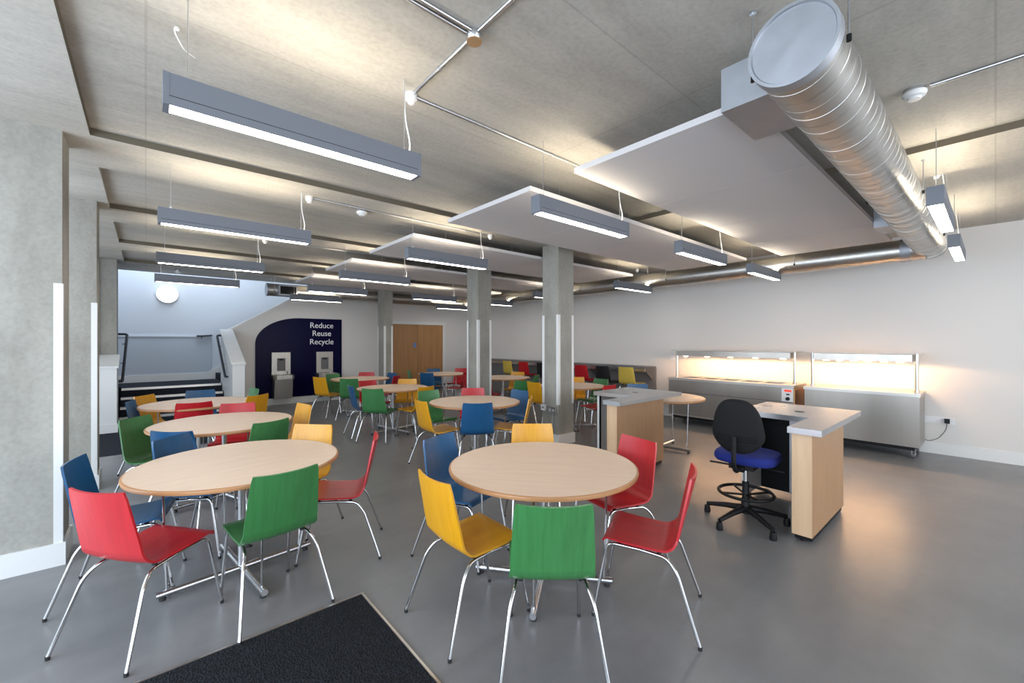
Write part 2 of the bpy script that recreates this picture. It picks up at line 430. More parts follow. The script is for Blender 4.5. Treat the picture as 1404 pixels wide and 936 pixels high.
def fitting(x, y, label):
    t = thing('linear_light', label, 'light', (x, y, LZ), 0, 'grey suspended linear lights')
    link('housing', ME_h, t); link('diffuser', ME_d, t); link('uplighter', ME_u, t)
    link('end_cap', ME_c, t); e2 = link('end_cap', ME_c, t); e2.location.x = LL - .02
    for px in (.08, LL - .08):
        h = ceil_z(x + px, y) - LZ
        if 2.38 < x + px < 6.96:
            for a, c in ((.82, 2.04), (2.51, 3.76), (4.51, 5.8), (6.47, 7.72), (8.42, 9.7)):
                if a < y < c: h = RAFT_Z - LZ
        w = MB(); w.tube([(px, 0, LH), (px, 0, h)], .0022, 6); w.lathe([(.008, LH), (.008, LH + .02), (.003, LH + .025)], 8, (px, 0, 0))
        w.build('suspension_wire', M['satin'], t)
    px = LL - .05; h = ceil_z(x + px, y + .03) - LZ
    if 2.38 < x + px < 6.96:
        for a, c in ((.82, 2.04), (2.51, 3.76), (4.51, 5.8), (6.47, 7.72), (8.42, 9.7)):
            if a < y < c: h = RAFT_Z - LZ
    MB().tube(fillet([(px, 0, LH), (px + .004, -.005, LH + .06), (px - .02, .01, LH + .2), (px - .015, .03, h)], .06, 6), .0042, 7).build('power_cord', M['plast'], t)
LIGHTS = [
    (.05, 2.17, 'large grey linear light nearest the camera, hanging upper left over the dining tables'),
    (.07, 4.33, 'grey linear light second in the left-hand row of hanging lights'),
    (.09, 6.50, 'grey linear light third in the left-hand row of hanging lights'),
    (.10, 8.58, 'grey linear light farthest in the left-hand row, just above the round wall light'),
    (2.12, 2.18, 'grey linear light hanging in front of the second acoustic raft, upper centre'),
    (2.20, 4.33, 'grey linear light second in its row, below the third acoustic raft near corner'),
    (2.16, 6.36, 'grey linear light third in its row, below the fourth acoustic raft near corner'),
    (2.26, 8.36, 'grey linear light fourth in its row, above the navy recycling board'),
    (2.42, 10.28, 'grey linear light hanging under the duct end above the navy recycling board'),
    (4.20, 2.18, 'grey linear light hanging between the nearest two rafts, right of the middle column'),
    (4.40, 8.36, 'grey linear light near the back, above the oak double doors'),
    (6.15, 2.18, 'grey linear light hanging above the serving counters under the wall duct'),
    (6.15, 4.33, 'grey linear light hanging right of the middle column before the wall duct'),
    (6.15, 6.36, 'grey linear light half hidden behind the nearest middle column'),
    (6.15, 8.36, 'grey linear light hanging between the two middle columns at the back'),
    (6.15, 10.28, 'small far grey linear light in the back right corner left of the second column'),
    (4.04, .27, 'grey linear light seen end-on right of the big duct, the nearer one'),
    (6.00, .27, 'grey linear light seen end-on right of the big duct, the farther one'),
]
for a in LIGHTS: fitting(*a)

# ------------------------------------------------------------------ ducts
def cyl_between(a, b, r, seg=48):
    return MB().tube([a, b], r, seg)
def helix(a, b, r, pitch, n=40, tr_=.0035):
    a, b = Vector(a), Vector(b); d = (b - a); L = d.length; d.normalize()
    u = d.orthogonal().normalized(); w = d.cross(u); turns = L / pitch; N = int(turns * n)
    m = MB(); m.tube([a + d * (L * i / N) + r * (math.cos(2 * PI * turns * i / N) * u + math.sin(2 * PI * turns * i / N) * w) for i in range(N + 1)], tr_, 4); return m
DY, DZ, DR = .54, 2.70, .158
t = thing('big_spiral_duct', 'large galvanised spiral duct with flat end cap, hanging at upper right', 'duct', (1.98, DY, DZ))
LD = 5.45
cyl_between((0, 0, 0), (LD, 0, 0), DR, 64).build('duct_body', M['galv'], t)
helix((.02, 0, 0), (LD - .02, 0, 0), DR, .10, 48, .0016).build('spiral_seam', M['galv'], t)
MB().lathe([(.001, -.012), (DR - .012, -.012), (DR - .008, -.02), (DR + .004, -.02), (DR + .006, .03), (DR, .03)], 64, axis='x').build('end_cap', M['galvend'], t)
MB().lathe([(DR, LD - .12), (DR + .006, LD - .12), (DR + .006, LD), (DR - .02, LD + .05), (.001, LD + .055)], 64, axis='x').build('end_cap', M['galv'], t)
def hanger(x, t, r, ztop, ax='x', off=None):
    for sgn in (-1, 1):
        p = (x, sgn * (r + .012), 0) if ax == 'x' else (sgn * (r + .012), x, 0)
        m = MB(); m.tube([(p[0], p[1], -.03), (p[0], p[1], ztop)], .004, 6); m.lathe([(.014, ztop - .012), (.014, ztop)], 10, (p[0], p[1], 0))
        m.build('hanger_rod', M['satin'], t)
        MB().lathe([(.009, -.045), (.009, -.02)], 8, (p[0], p[1], 0)).build('rod_end', M['black'], t)
for x in (.06, 2.6, 4.6): hanger(x, t, DR, (ZB if 4.38 < x + 1.98 < 5.1 else ZS) - DZ)
for x0, x1, y1 in ((.26, .72, .39), (3.74, 4.14, .295)):
    bx = MB(); bx.box(x0, DR * .75, -.02, x1, y1, .2); q = bx.build('outlet_box', M['galvend'], t, .003, 1)
    MB().box(x0 + .02, y1, .0, x1 - .02, y1 + .006, .18).build('outlet_grille', M['dark'], q)
WDX, WDZ, WDR = 7.25, 2.65, .14
t = thing('wall_spiral_duct', 'long galvanised spiral duct running along the top of the serving wall', 'duct', (WDX, .72, WDZ))
LW2 = 10.57 - .72
cyl_between((0, -.16, 0), (0, LW2 + .1, 0), WDR, 40).build('duct_body', M['galv'], t)
helix((0, .12, 0), (0, LW2 - .02, 0), WDR, .10, 24, .0016).build('spiral_seam', M['galv'], t)
MB().lathe([(WDR, -.03), (WDR + .006, -.03), (WDR + .006, .07), (WDR, .07)], 40, axis='y', cap=False).build('collar', M['galvend'], t)
for y in (1.2, 3.2, 5.2, 7.2, 9.0): hanger(y, t, WDR, ceil_z(WDX, y + .72) - WDZ, 'y')
t = thing('back_spiral_duct', 'galvanised spiral duct running along the back wall above the navy board', 'duct', (2.02, 10.57, WDZ))
LB = 7.29 - .15 - 2.02
cyl_between((0, 0, 0), (LB, 0, 0), WDR, 40).build('duct_body', M['galv'], t)
helix((.02, 0, 0), (LB - .02, 0, 0), WDR, .10, 24, .0016).build('spiral_seam', M['galv'], t)
MB().lathe([(.001, -.012), (WDR - .01, -.012), (WDR + .005, -.018), (WDR + .005, .02)], 40, axis='x').build('end_cap', M['galvend'], t)
for x in (.12, 2.0, 4.0): hanger(x, t, WDR, ZB - WDZ)
q = MB().box(.18, -.26, -.13, .56, -WDR * .6, .10).build('outlet_box', M['galvend'], t, .003, 1)
MB().box(.21, -.266, -.10, .53, -.26, .07).build('outlet_grille', M['dark'], q)

# ------------------------------------------------------------------ ceiling services
def ceiling_box(x, y, z, label, brown=False):
    t = thing('ceiling_junction_box', label, 'junction box', (x, y, z), 0, 'ceiling junction boxes')
    MB().lathe([(.034, 0), (.034, -.035), (.03, -.04)], 20).build('box_body', M['satin'] if brown else M['plast'], t)
    MB().lathe([(.036, -.0405), (.036, -.046), (0.0, -.047)] if brown else [(.026, -.0405), (.018, -.06), (0, -.065)], 20).build('lid', M['brown'] if brown else M['plast'], t)
ceiling_box(1.19, 2.28, ZS, 'white round ceiling box above the right end of the nearest linear light')
ceiling_box(1.18, 1.63, ZS, 'steel round junction box with brown lid where the conduits meet at top centre', True)
ceiling_box(1.21, 4.42, ZB, 'white round ceiling box above the second light of the left row')
ceiling_box(1.25, 6.66, ZB, 'white round ceiling box above the third light of the left row')
ceiling_box(3.46, 4.42, ZB, 'white round ceiling box above the light beside the third raft')
ceiling_box(7.28, 4.62, ZB, 'white round ceiling box above the light right of the middle column')
ceiling_box(5.17, .34, ZS, 'white round ceiling box above the nearer end-on light right of the duct')
ceiling_box(7.06, .40, ZS, 'white round ceiling box above the farther end-on light right of the duct')
def conduit(pts, label, r=.0095, clips=True):
    o = Vector(pts[0]); t = thing('steel_conduit', label, 'conduit', o, 0, 'ceiling conduits')
    q = [Vector(p) - o for p in pts]
    MB().tube(q, r, 10).build('pipe', M['satin'], t)
    d = q[-1] - q[0]; n = max(1, int(d.length / .7))
    for i in range(n):
        p = q[0] + d * ((i + .5) / n); u = d.normalized()
        MB().tube([p - u * .008, p + u * .008], r + .004, 10).build('saddle_clip', M['satin'], t)
zc = ZS - .0098; zb = ZB - .0098
conduit([(1.225, 2.28, zc), (4.37, 2.28, zc)], 'steel conduit running right from the white box over the nearest light')
conduit([(1.19, 2.245, zc), (1.18, 1.667, zc)], 'steel conduit running between the white box and the brown-lidded junction box')
conduit([(1.18, 1.593, zc), (1.18, -3.5, zc)], 'steel conduit leaving the brown-lidded box toward the top edge of the view')
conduit([(1.144, 1.645, zc), (-.28, 1.645, zc)], 'upper of two parallel steel conduits leaving the brown-lidded box to the left')
conduit([(1.148, 1.615, zc), (-.28, 1.615, zc)], 'lower of two parallel steel conduits leaving the brown-lidded box to the left')
conduit([(1.246, 4.42, zb), (3.42, 4.42, zb)], 'steel conduit running right from the second left light box under the concrete beam')
conduit([(1.286, 6.66, zb), (4.0, 6.66, zb)], 'steel conduit running right from the third left light box under the far beam')
conduit([(3.38, .245, zc), (3.38, -3.5, zc)], 'steel conduit running from the smoke detector to the right edge of the view')
def detector(x, y, z, label):
    t = thing('smoke_detector', label, 'smoke detector', (x, y, z), 0, 'ceiling smoke detectors')
    MB().lathe([(.05, 0), (.05, -.02)], 24).build('back_box', M['satin'], t)
    MB().lathe([(.054, -.0205), (.055, -.03), (.048, -.046), (.032, -.052), (.030, -.062), (0, -.064)], 28).build('sensor_head', M['plast'], t)
detector(1.76, 4.42 + .075, ZB, 'white smoke detector on the beam, right of the second left light')
detector(3.38, .31, ZS, 'white smoke detector on the concrete ceiling right of the big duct')
detector(.48, 10.7, ZB, 'small far white smoke detector above the round wall light')
MB().tube(fillet([(.10, 2.53, ZS - .001), (.105, 2.54, ZS - .02), (.14, 2.60, ZS - .05), (.19, 2.67, ZS - .03)], .03), .003, 6).build('loose_cable', M['plast'])
tag(bpy.data.objects['loose_cable'], 'short loose white cable end sticking from the ceiling at upper left', 'cable')
tag(MB().tube([(.11, 2.52, ZS), (.11, 2.52, ZS - .01)], .01, 8).build('cable_gland', M['plast']), 'tiny white cable gland in the ceiling beside the loose cable', 'fitting')

# ------------------------------------------------------------------ chairs
def shell_rows(seat_h, top_h, lean):
    # profile from front edge of the seat to top of the back: (x, z, half width, concavity)
    rows = []
    zf = seat_h
    rows += [(.215, zf - .022, .186, 0), (.208, zf - .006, .190, 0), (.19, zf + .004, .194, 0)]
    n = 7
    for i in range(1, n + 1):
        u = i / n; x = .19 - u * .27; rows.append((x, zf + .004 - .026 * u - .004 * math.sin(PI * u), .194 - .006 * u, .006 * u))
    cx, cz = -.085, zf - .022; r = .085; ang = math.radians(90 + 0)
    end = math.radians(90 - lean)
    for i in range(1, 8):
        a = -PI / 2 - (PI / 2 + math.radians(-lean)) * i / 7
        rows.append((cx + r * math.cos(a), cz + r + r * math.sin(a), .188 + .006 * math.sin(PI * i / 7), .006 + .006 * i / 7))
    x0, z0 = rows[-1][0], rows[-1][1]; k = len(rows) - 1
    L = (top_h - z0)
    for i in range(1, 9):
        u = i / 8
        rows.append((x0 - math.tan(math.radians(lean)) * L * u, z0 + L * u, .19 - .022 * u - (.006 if i == 8 else 0), .012 + .012 * u))
    return rows, k
def shell_meshes(seat_h=.445, top_h=.80, lean=13, key=''):
    rows, k = shell_rows(seat_h, top_h, lean)
    NW = 9; th = .011
    P = []
    for i, (x, z, w, cv) in enumerate(rows):
        r = []
        for j in range(NW):
            s_ = (j / (NW - 1)) * 2 - 1
            d = cv * (s_ * s_ - .35)
            # concavity: edges pulled toward the sitter
            if i <= 9: p = Vector((x, s_ * w, z + d))
            else:
                t_ = Vector(rows[min(i + 1, len(rows) - 1)][:2]) - Vector(rows[i - 1][:2]); t_.normalize()
                p = Vector((x + d * abs(t_.y) + 0, s_ * w, z + d * abs(t_.x)))
            r.append(p)
        P.append(r)
    N = []
    for i in range(len(P)):
        r = []
        for j in range(NW):
            a = P[min(i + 1, len(P) - 1)][j] - P[max(i - 1, 0)][j]; c = P[i][min(j + 1, NW - 1)] - P[i][max(j - 1, 0)]
            n_ = c.cross(a).normalized(); r.append(n_)
        N.append(r)
    if N[5][4].z < 0: N = [[-n_ for n_ in r] for r in N]
    def sub(i0, i1, cap0, cap1):
        m = MB(); R_ = i1 - i0 + 1
        vs = []
        for i in range(i0, i1 + 1):
            for j in range(NW): vs.append(P[i][j])
        for i in range(i0, i1 + 1):
            for j in range(NW): vs.append(P[i][j] - N[i][j] * th)
        T = R_ * NW; fs = []
        for i in range(R_ - 1):
            for j in range(NW - 1):
                a = i * NW + j; fs.append((a, a + 1, a + NW + 1, a + NW)); fs.append((T + a, T + a + NW, T + a + NW + 1, T + a + 1))
            a = i * NW; fs.append((a, a + NW, T + a + NW, T + a)); a += NW - 1; fs.append((a, T + a, T + a + NW, a + NW))
        for j in range(NW - 1):
            if cap0: fs.append((j, T + j, T + j + 1, j + 1))
            if cap1: a = (R_ - 1) * NW + j; fs.append((a, a + 1, T + a + 1, T + a))
        m.faces(vs, fs, True); return m
    return sub, k, len(rows)
def chair_meshes(color, seat_h=.445, top_h=.80, lean=13):
    sub, k, n = shell_meshes(seat_h, top_h, lean)
    a = sub(0, k, True, False).mesh('seat_' + color, CH[color]); b_ = sub(k, n - 1, False, True).mesh('backrest_' + color, CH[color])
    return {'seat': a, 'backrest': b_}
SHELL = {c: chair_meshes(c) for c in ('red', 'blue', 'green', 'yellow')}
def legset(h, fx=.262, rx=-.272, fy=.185, ry=.235):
    out = []
    zr = h - .044
    for s_ in (-1, 1):
        f = fillet([(fx, s_ * fy, .012), (.19, s_ * .168, zr + .008), (.02, s_ * .150, zr - .008)], .045, 6)
        r_ = fillet([(rx, s_ * ry, .012), (-.165, s_ * .188, zr - .075), (-.115, s_ * .165, zr - .018), (.02, s_ * .150, zr - .008)], .05, 6)
        for path, kind in ((f, 'front'), (r_, 'rear')):
            me = MB().tube(path, .0088, 10).mesh('leg_' + kind, M['chrome'])
            e = Vector(path[0])
            ft = MB().lathe([(.0096, -.012), (.0098, .006)], 10, e).mesh('foot_cap', M['rubber'])
            out.append((me, ft))
    bars = []
    for x, zz in ((.13, zr + .004), (.0, zr - .002)):
        m_ = MB(); m_.tube([(x, -.15, zz), (x, .15, zz)], .0065, 8); bars.append(m_.mesh('cross_bar', M['satin']))
    pads = MB()
    for x, zz in ((.13, zr), (-.075, zr - .012)):
        for s_ in (-1, 1): pads.lathe([(.012, .0), (.012, .024)], 10, (x, s_ * .14, zz))
    return out, bars, pads.mesh('seat_pad', M['rubber'])
LEGS = legset(.445)
def make_chair(label, color, name='stacking_chair', shell=None, legs=None, group='stained plywood chairs around the dining tables'):
    t = thing(name, label, 'chair', (0, 0, 0), 0, group)
    sh = shell or SHELL[color]; lg = legs or LEGS
    link('seat', sh['seat'], t); link('backrest', sh['backrest'], t)
    for me, ft in lg[0]:
        l_ = link('leg', me, t); link('foot_cap', ft, l_)
    for me in lg[1]: link('cross_bar', me, t)
    link('seat_pad', lg[2], t)
    return t
# back-top position, heading (degrees), colour, label
CHAIRS = [
    # front centre table
    (1.09, 1.91, -2, 'yellow', 'yellow plywood chair at left side of the front centre table, back to camera'),
    (1.30, 1.22, 49, 'green', 'green plywood chair nearest the camera, back turned, at the front centre table'),
    (2.24, 1.05, 115, 'red', 'red plywood chair seen from the side at the right front of the front centre table'),
    (2.72, 1.69, 168, 'red', 'red plywood chair at far right of the front centre table, before a till desk'),
    (1.63, 2.74, -72, 'blue', 'blue plywood chair facing the camera beside the yellow one at the front centre table'),
    (2.50, 2.61, -130, 'yellow', 'yellow plywood chair with only its back showing behind the front centre table'),
    # front left table
    (-.20, 2.75, 37, 'red', 'red plywood chair nearest the left edge, back to camera, at the front left table'),
    (-.35, 3.57, -12, 'blue', 'blue plywood chair behind the leftmost red chair, beside the wide column'),
    (.58, 2.49, 97, 'green', 'green plywood chair with its back to camera at right of the front left table'),
    (1.31, 3.01, 155, 'red', 'red plywood chair standing in the aisle at the right end of the front left table'),
    (.12, 4.01, -42, 'blue', 'dark blue plywood chair tucked into the far side of the front left table'),
    (1.09, 3.80, -137, 'yellow', 'yellow plywood chair facing camera at the far right of the front left table'),
    # second left table
    (-.10, 5.24, -40, 'green', 'olive green plywood chair at the left end of the second left table'),
    (.13, 4.20, 48, 'blue', 'blue plywood chair back to back behind the dark blue one, second left table'),
    (.85, 4.17, 113, 'green', 'green plywood chair whose back rises behind the front left table, at the second left table'),
    (1.37, 5.08, -170, 'yellow', 'yellow plywood chair leaning behind the other yellow one, right of the second left table'),
    (.80, 5.68, -108, 'red', 'red plywood chair facing camera on the far side of the second left table'),
    # third left table
    (.42, 6.02, 88, 'red', 'red plywood chair, back to camera, between the second and third left tables'),
    (-.17, 6.66, -13, 'blue', 'light blue plywood chair seen edge-on at the left end of the third left table'),
    (-.04, 7.28, -36, 'yellow', 'yellow plywood chair at the far left of the third left table, before the stairs'),
    (.60, 7.55, -97, 'blue', 'blue plywood chair with its back in front of the stair steps, third left table'),
    (1.13, 6.33, 125, 'yellow', 'orange yellow plywood chair at the right end of the third left table'),
    (1.26, 7.28, -171, 'green', 'pale green plywood chair at far right of the third left table, before the navy board'),
    # middle table
    (2.43, 4.49, -4, 'yellow', 'yellow plywood chair at the left of the middle table, facing right'),
    (3.05, 5.36, -88, 'green', 'green plywood chair at the far left of the middle table, facing camera'),
    (3.74, 5.20, -125, 'red', 'red plywood chair behind the middle table, only its top showing before the column'),
    (2.83, 3.84, 58, 'blue', 'deep blue plywood chair, back to camera, at the near side of the middle table'),
    (4.10, 4.50, -178, 'blue', 'blue plywood chair facing left at the right of the middle table beside the column'),
    (3.66, 3.81, 132, 'yellow', 'yellow plywood chair seen edge-on at the right front of the middle table'),
    # table behind the middle table
    (2.51, 6.05, 40, 'green', 'green plywood chair, back to camera, in the aisle left of the middle table'),
    (2.40, 6.68, -6, 'blue', 'blue plywood chair seen edge-on beside the green one left of the centre aisle table'),
    (3.72, 7.26, -127, 'yellow', 'yellow plywood chair facing camera behind the table beyond the middle table'),
    (3.30, 5.78, 105, 'yellow', 'orange yellow plywood chair just behind the green one of the middle table'),
    (3.01, 7.46, -82, 'red', 'red plywood chair facing camera on the far left of the table beyond the middle table'),
    # far table by the navy board
    (2.54, 8.71, 25, 'yellow', 'yellow plywood chair facing right in front of the navy recycling board'),
    (3.05, 9.48, -70, 'green', 'green plywood chair just right of the yellow one in front of the navy board'),
    (2.87, 7.98, 52, 'green', 'green plywood chair, back to camera, at the table nearest the navy board'),
    (3.82, 9.46, -118, 'red', 'red plywood chair facing camera behind the table nearest the navy board'),
    (4.19, 8.85, -170, 'blue', 'blue plywood chair at the right of the table nearest the navy board, before the doors'),
    (3.90, 8.02, 130, 'red', 'dark red plywood chair at the right front of the table nearest the navy board'),
    # far table before the doors
    (4.71, 8.34, 29, 'blue', 'dark blue plywood chair, back to camera, at the table before the oak doors'),
    (5.63, 9.58, -105, 'blue', 'blue plywood chair barely showing behind the table before the oak doors'),
    (5.60, 7.98, 120, 'red', 'red plywood chair facing left before the oak doors, beside the second column'),
    (6.28, 9.24, -150, 'red', 'red plywood chair with its top showing farthest back left of the second column'),
    (4.75, 9.30, -38, 'green', 'tiny pale green chair top in front of the oak doors'),
    # table between the columns
    (6.50, 7.24, -160, 'yellow', 'yellow plywood chair facing camera at the table seen between the two middle columns'),
    (5.09, 5.52, 60, 'green', 'green plywood chair, back to camera, just behind the yellow one left of the column'),
    (6.20, 6.28, 118, 'green', 'dark green plywood chair at the right of the table between the two middle columns'),
    (4.98, 6.62, 22, 'red', 'red plywood chair right behind the second column, facing right, its nearer neighbour'),
    (5.00, 7.35, -22, 'red', 'red plywood chair mostly hidden behind the second column, only the seat showing'),
    # table behind the nearest middle column
    (5.02, 5.24, -2, 'yellow', 'yellow plywood chair just left of the nearest middle column'),
    (6.42, 5.46, -141, 'yellow', 'yellow plywood chair just right of the nearest middle column, facing camera'),
    (6.48, 4.86, 177, 'green', 'green plywood chair behind the far till desk, left of the red one'),
    (5.63, 4.04, 90, 'red', 'red plywood chair top showing behind the far till desk worktop'),
    # table behind the far till desk
    (6.16, 3.92, -130, 'blue', 'small blue chair back showing just above the far till desk worktop'),
]
first = make_chair(CHAIRS[0][4], 'yellow')
for i, (bx_, by_, hd, colr, lab) in enumerate(CHAIRS):
    a = math.radians(hd); loc = (bx_ + .262 * math.cos(a), by_ + .262 * math.sin(a), 0)
    if i == 0:
        o = first; o.location = loc; o.rotation_euler = (0, 0, a)
    else: o = dup(first, loc, a, lab, None, SHELL[colr])

# ------------------------------------------------------------------ round tables
TR = .585; TH = .73
ME_top = MB().lathe([(0, TH - .0255), (TR - .012, TH - .0255), (TR - .012, TH - .0005), (TR - .03, TH), (0, TH)], 72).mesh('tabletop', M['beech'])
ME_band = MB().lathe([(TR - .012, TH - .026), (TR - .003, TH - .023), (TR, TH - .013), (TR - .002, TH - .004), (TR - .012, TH)], 72, cap=False).mesh('edge_band', M['edge'])
ME_colm = MB().lathe([(.021, .045), (.021, TH - .026)], 20).mesh('column', M['satin'])
pl = MB().box(-.11, -.11, TH - .034, .11, .11, TH - .026).mesh('mounting_plate', M['black'])
def footbar(ang, z):
    c, s_ = math.cos(ang), math.sin(ang)
    return MB().tube([(-.43 * c, -.43 * s_, z), (.43 * c, .43 * s_, z)], .0185, 14).mesh('foot_bar', M['satin'])
ME_fb = [footbar(0, .036), footbar(PI / 2, .0365)]
ME_rod = [MB().tube([(.38 * math.cos(a), .38 * math.sin(a), .045), (.40 * math.cos(a), .40 * math.sin(a), TH - .026)], .0065, 8).mesh('rod', M['chrome']) for a in (0, PI / 2, PI, 1.5 * PI)]
ME_gl = [MB().lathe([(.017, 0), (.017, .012), (.01, .022)], 12, (.40 * math.cos(a), .40 * math.sin(a), 0)).mesh('glide', M['rubber']) for a in (0, PI / 2, PI, 1.5 * PI)]
TABLES = [
    (1.89, 1.88, -52, 'round beech dining table at front centre, nearest the camera'),
    (.47, 3.22, 7, 'round beech dining table at front left, beside the wide concrete column'),
    (.57, 4.87, 20, 'second round beech dining table along the left side'),
    (.50, 6.60, 10, 'third round beech dining table along the left side, nearest the stairs'),
    (3.21, 4.42, 60, 'round beech dining table in mid room in front of the second column'),
    (3.13, 6.64, 10, 'round beech dining table beyond and left of the middle table'),
    (3.39, 8.72, 35, 'round beech dining table nearest the navy recycling board'),
    (5.40, 8.75, 20, 'round beech dining table before the oak double doors'),
    (5.82, 6.98, 15, 'round beech dining table seen between the two middle columns'),
    (5.66, 4.90, -40, 'round beech dining table behind the nearest middle column'),
    (5.46, 3.10, 3, 'round beech dining table whose end shows behind the far till desk'),
]
rt = thing('round_table', TABLES[0][3], 'table', (0, 0, 0), 0, 'round beech dining tables')
tp = link('tabletop', ME_top, rt); link('edge_band', ME_band, tp)
link('column', ME_colm, rt); link('mounting_plate', pl, rt)
for k in range(2):
    fbo = link('foot_bar', ME_fb[k], rt)
    link('glide', ME_gl[k], fbo); link('glide', ME_gl[k + 2], fbo)
for me in ME_rod: link('rod', me, rt)
for i, (x, y, a, lab) in enumerate(TABLES):
    if i == 0: rt.location = (x, y, 0); rt.rotation_euler = (0, 0, math.radians(a))
    else: dup(rt, (x, y, 0), math.radians(a), lab)

# ------------------------------------------------------------------ bar counter and high chairs at the serving wall
t = thing('bar_counter', 'long dark grey breakfast bar fixed along the serving wall at the back', 'counter', (7.55, 4.62, 0))
MB().box(0, 0, .95, .43, 6.2, .985).build('counter_top', M['grey'], t, .004, 1)
MB().box(.01, .005, .885, .03, 6.195, .95).build('front_rail', M['satin'], t)
for y in (.06, 1.5, 3.0, 4.5, 6.0):
    MB().prism([(.05, .95), (.42, .95), (.42, .70), (.39, .70)], y, y + .03, 'y').build('bracket', M['grey'], t)
MB().box(.42, 0, .0, .449, 6.2, .95).build('bar_shade_panel', M['midgrey'], t)  # added sheet; the shadow under the bar is put into its grey
HSH = .66
for c_ in ('pale', 'red', 'black'):
    pass
BARSH = {'pale': chair_meshes('pale', HSH, .985, 10), 'red': chair_meshes('red', HSH, .985, 10), 'black': chair_meshes('black', HSH, .985, 10)}
BLEG = legset(HSH, .24, -.25, .185, .21)
BARS = [(8.55, 'pale', 'pale yellow high bar chair, farthest one at the breakfast bar'),
        (7.92, 'red', 'red high bar chair between the columns at the breakfast bar'),
        (7.25, 'black', 'black high bar chair just left of the nearest middle column'),
        (6.03, 'red', 'red high bar chair just right of the nearest middle column'),
        (5.45, 'black', 'black high bar chair second from the near end of the breakfast bar'),
        (4.87, 'pale', 'pale yellow high bar chair at the near end of the breakfast bar')]
bf = make_chair(BARS[0][2], 'pale', 'bar_chair', BARSH['pale'], BLEG, 'high chairs along the breakfast bar')
fr_ = MB(); fr_.tube([(.222, -.179, .22), (.222, .179, .22)], .008, 8); fr_.build('foot_rest', M['chrome'], bf)
for i, (y, c_, lab) in enumerate(BARS):
    loc = (7.25 + .22, y, 0)
    if i == 0: bf.location = loc
    else: dup(bf, loc, 0, lab, None, BARSH[c_])

# ------------------------------------------------------------------ till desks
def till(ox, oy, label, mirror=1):
    t = thing('till_desk', label, 'desk', (ox, oy, 0), 0, 'till desks')
    H = .86; th = .045
    top = MB(); top.prism([(0, 0), (1.34, 0), (1.34, .78), (.56, .78), (.56, .215), (0, .215)], H - th, H)
    top.build('worktop', M['top'], t, .004, 2)
    q = MB().box(.055, .07, .05, 1.02, .20, H - th - .001).build('end_panel', M['beechv'], t)
    MB().box(.0535, .0705, .0505, .0548, .1995, H - th - .0015).build('end_panel_face', M['beechf'], q)
    MB().box(.09, .08, .012, 1.0, .19, .05).build('plinth', M['black'], t)
    MB().box(.62, .735, .05, 1.28, .765, H - th - .001).build('side_panel', M['white'], t)
    MB().box(1.02, .205, .05, 1.06, .73, H - th - .001).build('modesty_panel', M['dark'], t)
    MB().box(.62, .72, .05, .64, .734, H - th - .001).build('side_lining', M['dark'], t)
    MB().box(.97, .31, .06, 1.015, .47, H - th - .001).build('cable_duct', M['satin'], t)
    MB().lathe([(.038, H + .0005), (.04, H + .003), (.0, H + .004)], 24, (.86, .36, 0)).build('cable_grommet', M['grey'], t)
    for x in (.1, .95):
        MB().lathe([(.02, 0), (.02, .014)], 12, (x, .135, 0)).build('glide', M['rubber'], t)
    MB().lathe([(.02, 0), (.02, .052)], 12, (.75, .75, 0)).build('glide', M['rubber'], t)
till(3.64, .815, 'beech and steel till desk nearest the camera with the swivel chair')
till(3.77, 2.605, 'beech and steel till desk farther away, beside the middle column')

# ------------------------------------------------------------------ swivel chair
t = thing('swivel_chair', 'black and blue operator swivel chair at the nearer till desk', 'office chair', (3.75, 1.36, 0), math.radians(4))
for k in range(5):
    a = math.radians(88 + 72 * k)
    c, s_ = math.cos(a), math.sin(a)
    l_ = MB().tube([(.03 * c, .03 * s_, .12), (.16 * c, .16 * s_, .105), (.31 * c, .31 * s_, .075)], [.028, .022, .016], 10).build('base_leg', M['black'], t)
    g_ = MB(); g_.lathe([(.024, .0), (.026, .02), (.02, .06)], 14, (.31 * c, .31 * s_, 0)); g_.build('glide', M['black'], l_)
MB().lathe([(.032, .08), (.032, .2), (.026, .21), (.026, .34), (.015, .34), (.015, .47)], 20).build('gas_lift', M['black'], t)
MB().lathe([(.016, .345), (.016, .44)], 16, (0, 0, 0)).build('piston', M['chrome'], t)
fr_ = MB(); fr_.tube([(.2 * math.cos(2 * PI * k / 40), .2 * math.sin(2 * PI * k / 40), .25) for k in range(40)], .013, 8, True)
for k in range(4):
    a = PI / 4 + PI / 2 * k; fr_.tube([(.02 * math.cos(a), .02 * math.sin(a), .235), (.2 * math.cos(a), .2 * math.sin(a), .25)], .009, 8)
fr_.build('foot_ring', M['black'], t)
mc = MB(); mc.box(-.13, -.09, .465, .12, .09, .505); mc.tube([(-.06, .05, .475), (-.06, .26, .47)], .008, 8); mc.tube([(.03, -.05, .475), (.03, -.27, .465)], .008, 8)
mc.lathe([(.025, -.03), (.025, .03)], 14, (-.14, 0, .475), 'y'); mc.build('mechanism', M['black'], t, .006, 1)
